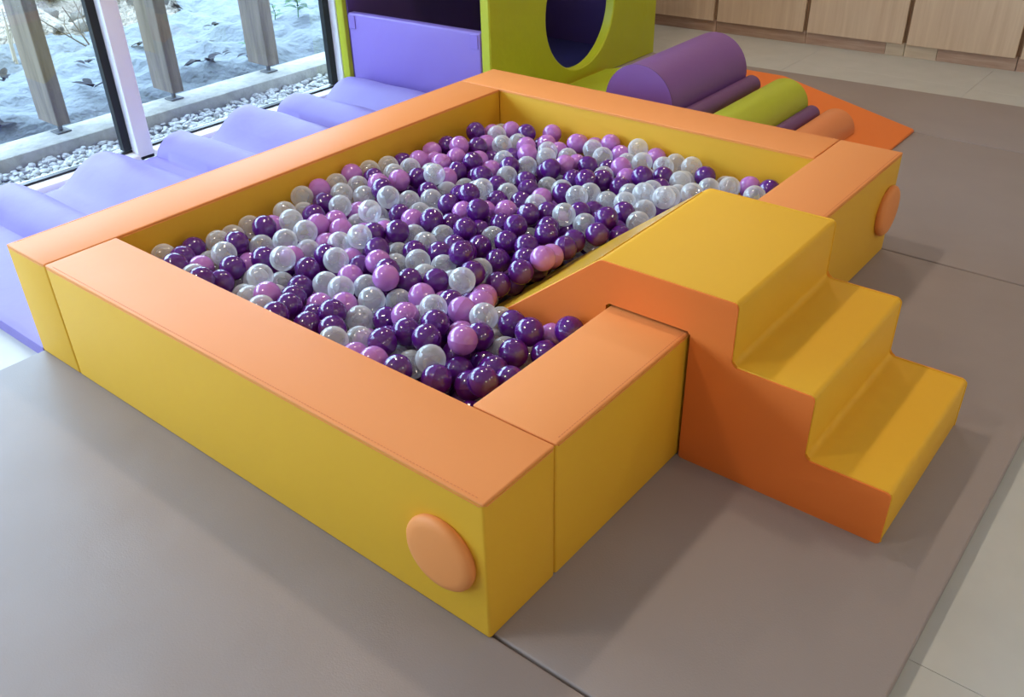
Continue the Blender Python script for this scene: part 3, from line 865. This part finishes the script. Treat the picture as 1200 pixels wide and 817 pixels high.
def heightfield(name, xs, ys, fn, m, keep):
    bm = bmesh.new()
    V = {}
    for j, y in enumerate(ys):
        for i, x in enumerate(xs):
            V[i, j] = bm.verts.new((x, y, fn(x, y)))
    for j in range(len(ys) - 1):
        for i in range(len(xs) - 1):
            if keep((xs[i] + xs[i + 1]) / 2, (ys[j] + ys[j + 1]) / 2):
                bm.faces.new((V[i, j], V[i + 1, j], V[i + 1, j + 1], V[i, j + 1]))
    bmesh.ops.delete(bm, geom=[v for v in bm.verts if not v.link_faces], context='VERTS')
    return finish(name, bm, m, smooth=70)


def tarp_z(x, y):
    z, e = ground_z(x, y)
    a = noise.ridged_multi_fractal((x * 1.6 + 0.3 * y, y * 2.2, 0.7), 0.9, 2.1, 4, 1.0, 2.0)
    b = noise.noise((x * 7, y * 5, 1.7))
    edge = min(1, (y - 3.54) / 0.15)
    return z + edge * (0.05 * a + 0.03 * b + 0.02 * noise.ridged_multi_fractal((x * 4.5 - y, y * 3.2, 3.7), 0.9, 2.1, 3, 1.0, 2.0)) - 0.02


def soil_z(x, y):
    z, e = ground_z(x, y)
    return z + 0.13 * noise.fractal((x * 2.6, y * 2.6, 5), 0.6, 2.1, 6) - 0.02


xs = [-6 + 0.036 * i for i in range(320)]
ys = [3.54 + 0.033 * i for i in range(75)]
o = heightfield('tarp', xs, ys, tarp_z, 'tarp', lambda x, y: y < ground_z(x, y)[1] + 0.05 * noise.noise((x * 6, 1, 1)))
tag(o, 'wrinkled pale blue ground sheet spread beyond the concrete kerb', 'tarp')
xs = [-8 + 0.09 * i for i in range(200)]
ys = [3.6 + 0.09 * i for i in range(75)]
o = heightfield('bank', xs, ys, soil_z, 'soil', lambda x, y: True)
for v in o.data.vertices:
    if v.co.y < ground_z(v.co.x, v.co.y)[1] - 0.1:
        v.co.z -= 0.15
tag(o, 'rough grey earth bank rising beyond the ground sheet', 'earth bank', None, 'structure')

rocks = []
for k in range(4):
    b2 = bmesh.new()
    bmesh.ops.create_icosphere(b2, subdivisions=2, radius=1)
    for v in b2.verts:
        v.co *= 1 + 0.35 * noise.noise(v.co * 1.4 + Vector((k * 5, 2, 0)))
    rocks.append(finish('rock', b2, 'rock', smooth=30))
cand = []
for k in range(400):
    x, y, r = RND.uniform(0.9, 4.6), RND.uniform(4.9, 6.6), RND.uniform(0.03, 0.10)
    if y < ground_z(x, y)[1] + 0.04 + r: continue
    d = Vector((x, y, soil_z(x, y))) - cam.matrix_world.translation
    px = 600 + cam_d.lens / 36 * 1200 * d.dot(rt) / d.dot(fw)
    py = 408.5 - cam_d.lens / 36 * 1200 * d.dot(up) / d.dot(fw)
    if not (0 < px < 330 and py > -12): continue
    if any((x - q[1]) ** 2 + (y - q[2]) ** 2 < (q[3] + r) ** 2 * 1.3 for q in cand): continue
    cand.append((px, x, y, r))
cand = sorted(cand)[:20]
for k, (px, x, y, r) in enumerate(cand):
    o = rocks[k] if k < 4 else bpy.data.objects.new('rock', rocks[k % 4].data)
    if k >= 4: COL.objects.link(o)
    o.location = (x, y, soil_z(x, y) + r * 0.2)
    o.scale = (r, r * 0.9, r * 0.7)
    o.rotation_euler = (RND.uniform(-.4, .4), RND.uniform(-.4, .4), RND.uniform(0, 6))
    tag(o, '%s rough grey rock from the left on the bank beyond the blue sheet' % ORD[k], 'rock', 'rocks on the earth bank')
for o in rocks:
    if 'label' not in o:
        bpy.data.objects.remove(o)


def leaf_bm(bm, base, d, ln, wd, droop=0.3, upv=Vector((0, 0, 1))):
    d = Vector(d).normalized()
    s = d.cross(upv).normalized()
    up_ = s.cross(d)
    rows = []
    for k in range(6):
        u = k / 5
        w = wd * math.sin(math.pi * min(1, u * 0.92 + 0.05)) ** 0.8 if 0 < k < 5 else 0.0008
        c = Vector(base) + d * ln * u - Vector((0, 0, 1)) * droop * ln * u * u
        rows.append((bm.verts.new(c - s * w + up_ * w * 0.3), bm.verts.new(c), bm.verts.new(c + s * w + up_ * w * 0.3)))
    for A, B in zip(rows, rows[1:]):
        bm.faces.new((A[0], A[1], B[1], B[0]))
        bm.faces.new((A[1], A[2], B[2], B[1]))
    r = bmesh.ops.solidify(bm, geom=bm.faces[:], thickness=0.0012)
    return bm


# dead leaves on the sheet
spots = [(2.04, 3.766, 7, 1.3, 'dark clump of dead leaves on the blue sheet between the two right posts'), (2.36, 4.246, 5, 0.9, 'flat scrap of dead leaves on the blue sheet above the dark clump'), (2.614, 4.515, 4, 0.8, 'small dead leaves on the sheet close to the earth bank'), (1.417, 3.823, 5, 1.1, 'dead leaves on the sheet just left of the white window post'), (2.101, 4.527, 4, 1.0, 'dead leaves on the sheet beside the middle timber post'), (1.638, 4.298, 3, 1.0, 'long dead leaf on the sheet behind the left timber post'), (1.209, 4.358, 4, 1.1, 'dead leaves at the left edge of the window'), (1.554, 3.549, 3, 0.6, 'few dead leaves by the kerb right of the white window post'), (2.311, 3.74, 4, 0.8, 'dead leaves at the foot of the right timber post'), (2.159, 3.774, 3, 0.6, 'single dark leaf bits right of the dark leaf clump'), (0.847, 3.668, 5, 1.0, 'dark leaves by the kerb at the left edge of the picture')]
for k, (x, y, n, s, lab) in enumerate(spots):
    z = tarp_z(x, y)
    t = thing('dead_leaf_clump', (x, y, z), lab, 'dead leaves')
    for q in range(n):
        a = RND.uniform(0, 6.28)
        b0 = Vector((x + RND.uniform(-.02, .02) * s, y + RND.uniform(-.02, .02) * s, z + 0.02 + RND.uniform(0, 0.012)))
        finish('leaf', leaf_bm(bmesh.new(), b0, (math.cos(a), math.sin(a), RND.uniform(0.1, 0.6)), 0.085 * s * RND.uniform(.7, 1.2), 0.019 * s, RND.uniform(0.1, 0.4)), 'dead_leaf', t, smooth=40)

# young green plants
for (x, y, hgt, n, ls, lab) in [(3.054, 4.195, 0.2, 12, 0.11, 'taller leafy green plant growing through the sheet near the tunnel'), (2.998, 4.37, 0.1, 5, 0.085, 'smaller green plant just left of the leafy one'), (2.405, 3.895, 0.06, 3, 0.06, 'tiny green seedling left of the right timber post')]:
    z = tarp_z(x, y) - 0.01
    t = thing('young_plant', (x, y, z), lab, 'plant')
    finish('stem', tube(bmesh.new(), [(x, y, z), (x + 0.01, y, z + hgt * 0.5), (x + 0.005, y + 0.01, z + hgt)], 0.004, 0.002), 'leaf', t)
    for q in range(n):
        a = q * 2.4 + RND.uniform(-.3, .3)
        u = 0.25 + 0.75 * q / max(1, n - 1)
        finish('leaf', leaf_bm(bmesh.new(), (x + 0.008, y + 0.003, z + hgt * u), (math.cos(a), math.sin(a), 0.45), ls * RND.uniform(.8, 1.15), ls * 0.27, 0.35), 'leaf', t, smooth=40)

# bare branches
for (pts, r0, m, lab) in [([(1.92, 4.762, -0.02), (1.898, 4.797, 0.066), (1.876, 4.832, 0.15), (1.858, 4.862, 0.222)], 0.006, 'twig', 'thin dark bare branch standing beside the white window post'), ([(1.91, 4.762, -0.018), (1.812, 4.744, 0.064), (1.718, 4.727, 0.143), (1.64, 4.712, 0.208)], 0.005, 'twig', 'thin bare branch lying low toward the left timber post'), ([(1.971, 4.862, 0.092), (1.976, 4.897, 0.14), (1.98, 4.932, 0.187), (1.984, 4.962, 0.227)], 0.005, 'twig', 'short upright bare twig touching the white window post'), ([(1.394, 4.6, 0.031), (1.412, 4.635, 0.127), (1.431, 4.67, 0.223), (1.446, 4.7, 0.304)], 0.008, 'pale_twig', 'pale dry stalk at the left edge of the window'), ([(1.344, 4.5, 0.071), (1.361, 4.535, 0.126), (1.378, 4.57, 0.181), (1.392, 4.6, 0.228)], 0.007, 'pale_twig', 'second pale dry stalk, left of the left timber post')]:
    p0 = Vector(pts[0])
    t = thing('bare_branch', pts[0], lab, 'branch')
    finish('stalk', tube(bmesh.new(), pts, r0, r0 * 0.5, 6), m, t)
    q = Vector(pts[1]); e = Vector(pts[-1])
    finish('twig', tube(bmesh.new(), [q, q + (e - q) * 0.35 + Vector((0.03, 0.01, 0.03)), q + (e - q) * 0.6 + Vector((0.09, 0.02, 0.05))], r0 * 0.6, r0 * 0.3, 5), m, t)
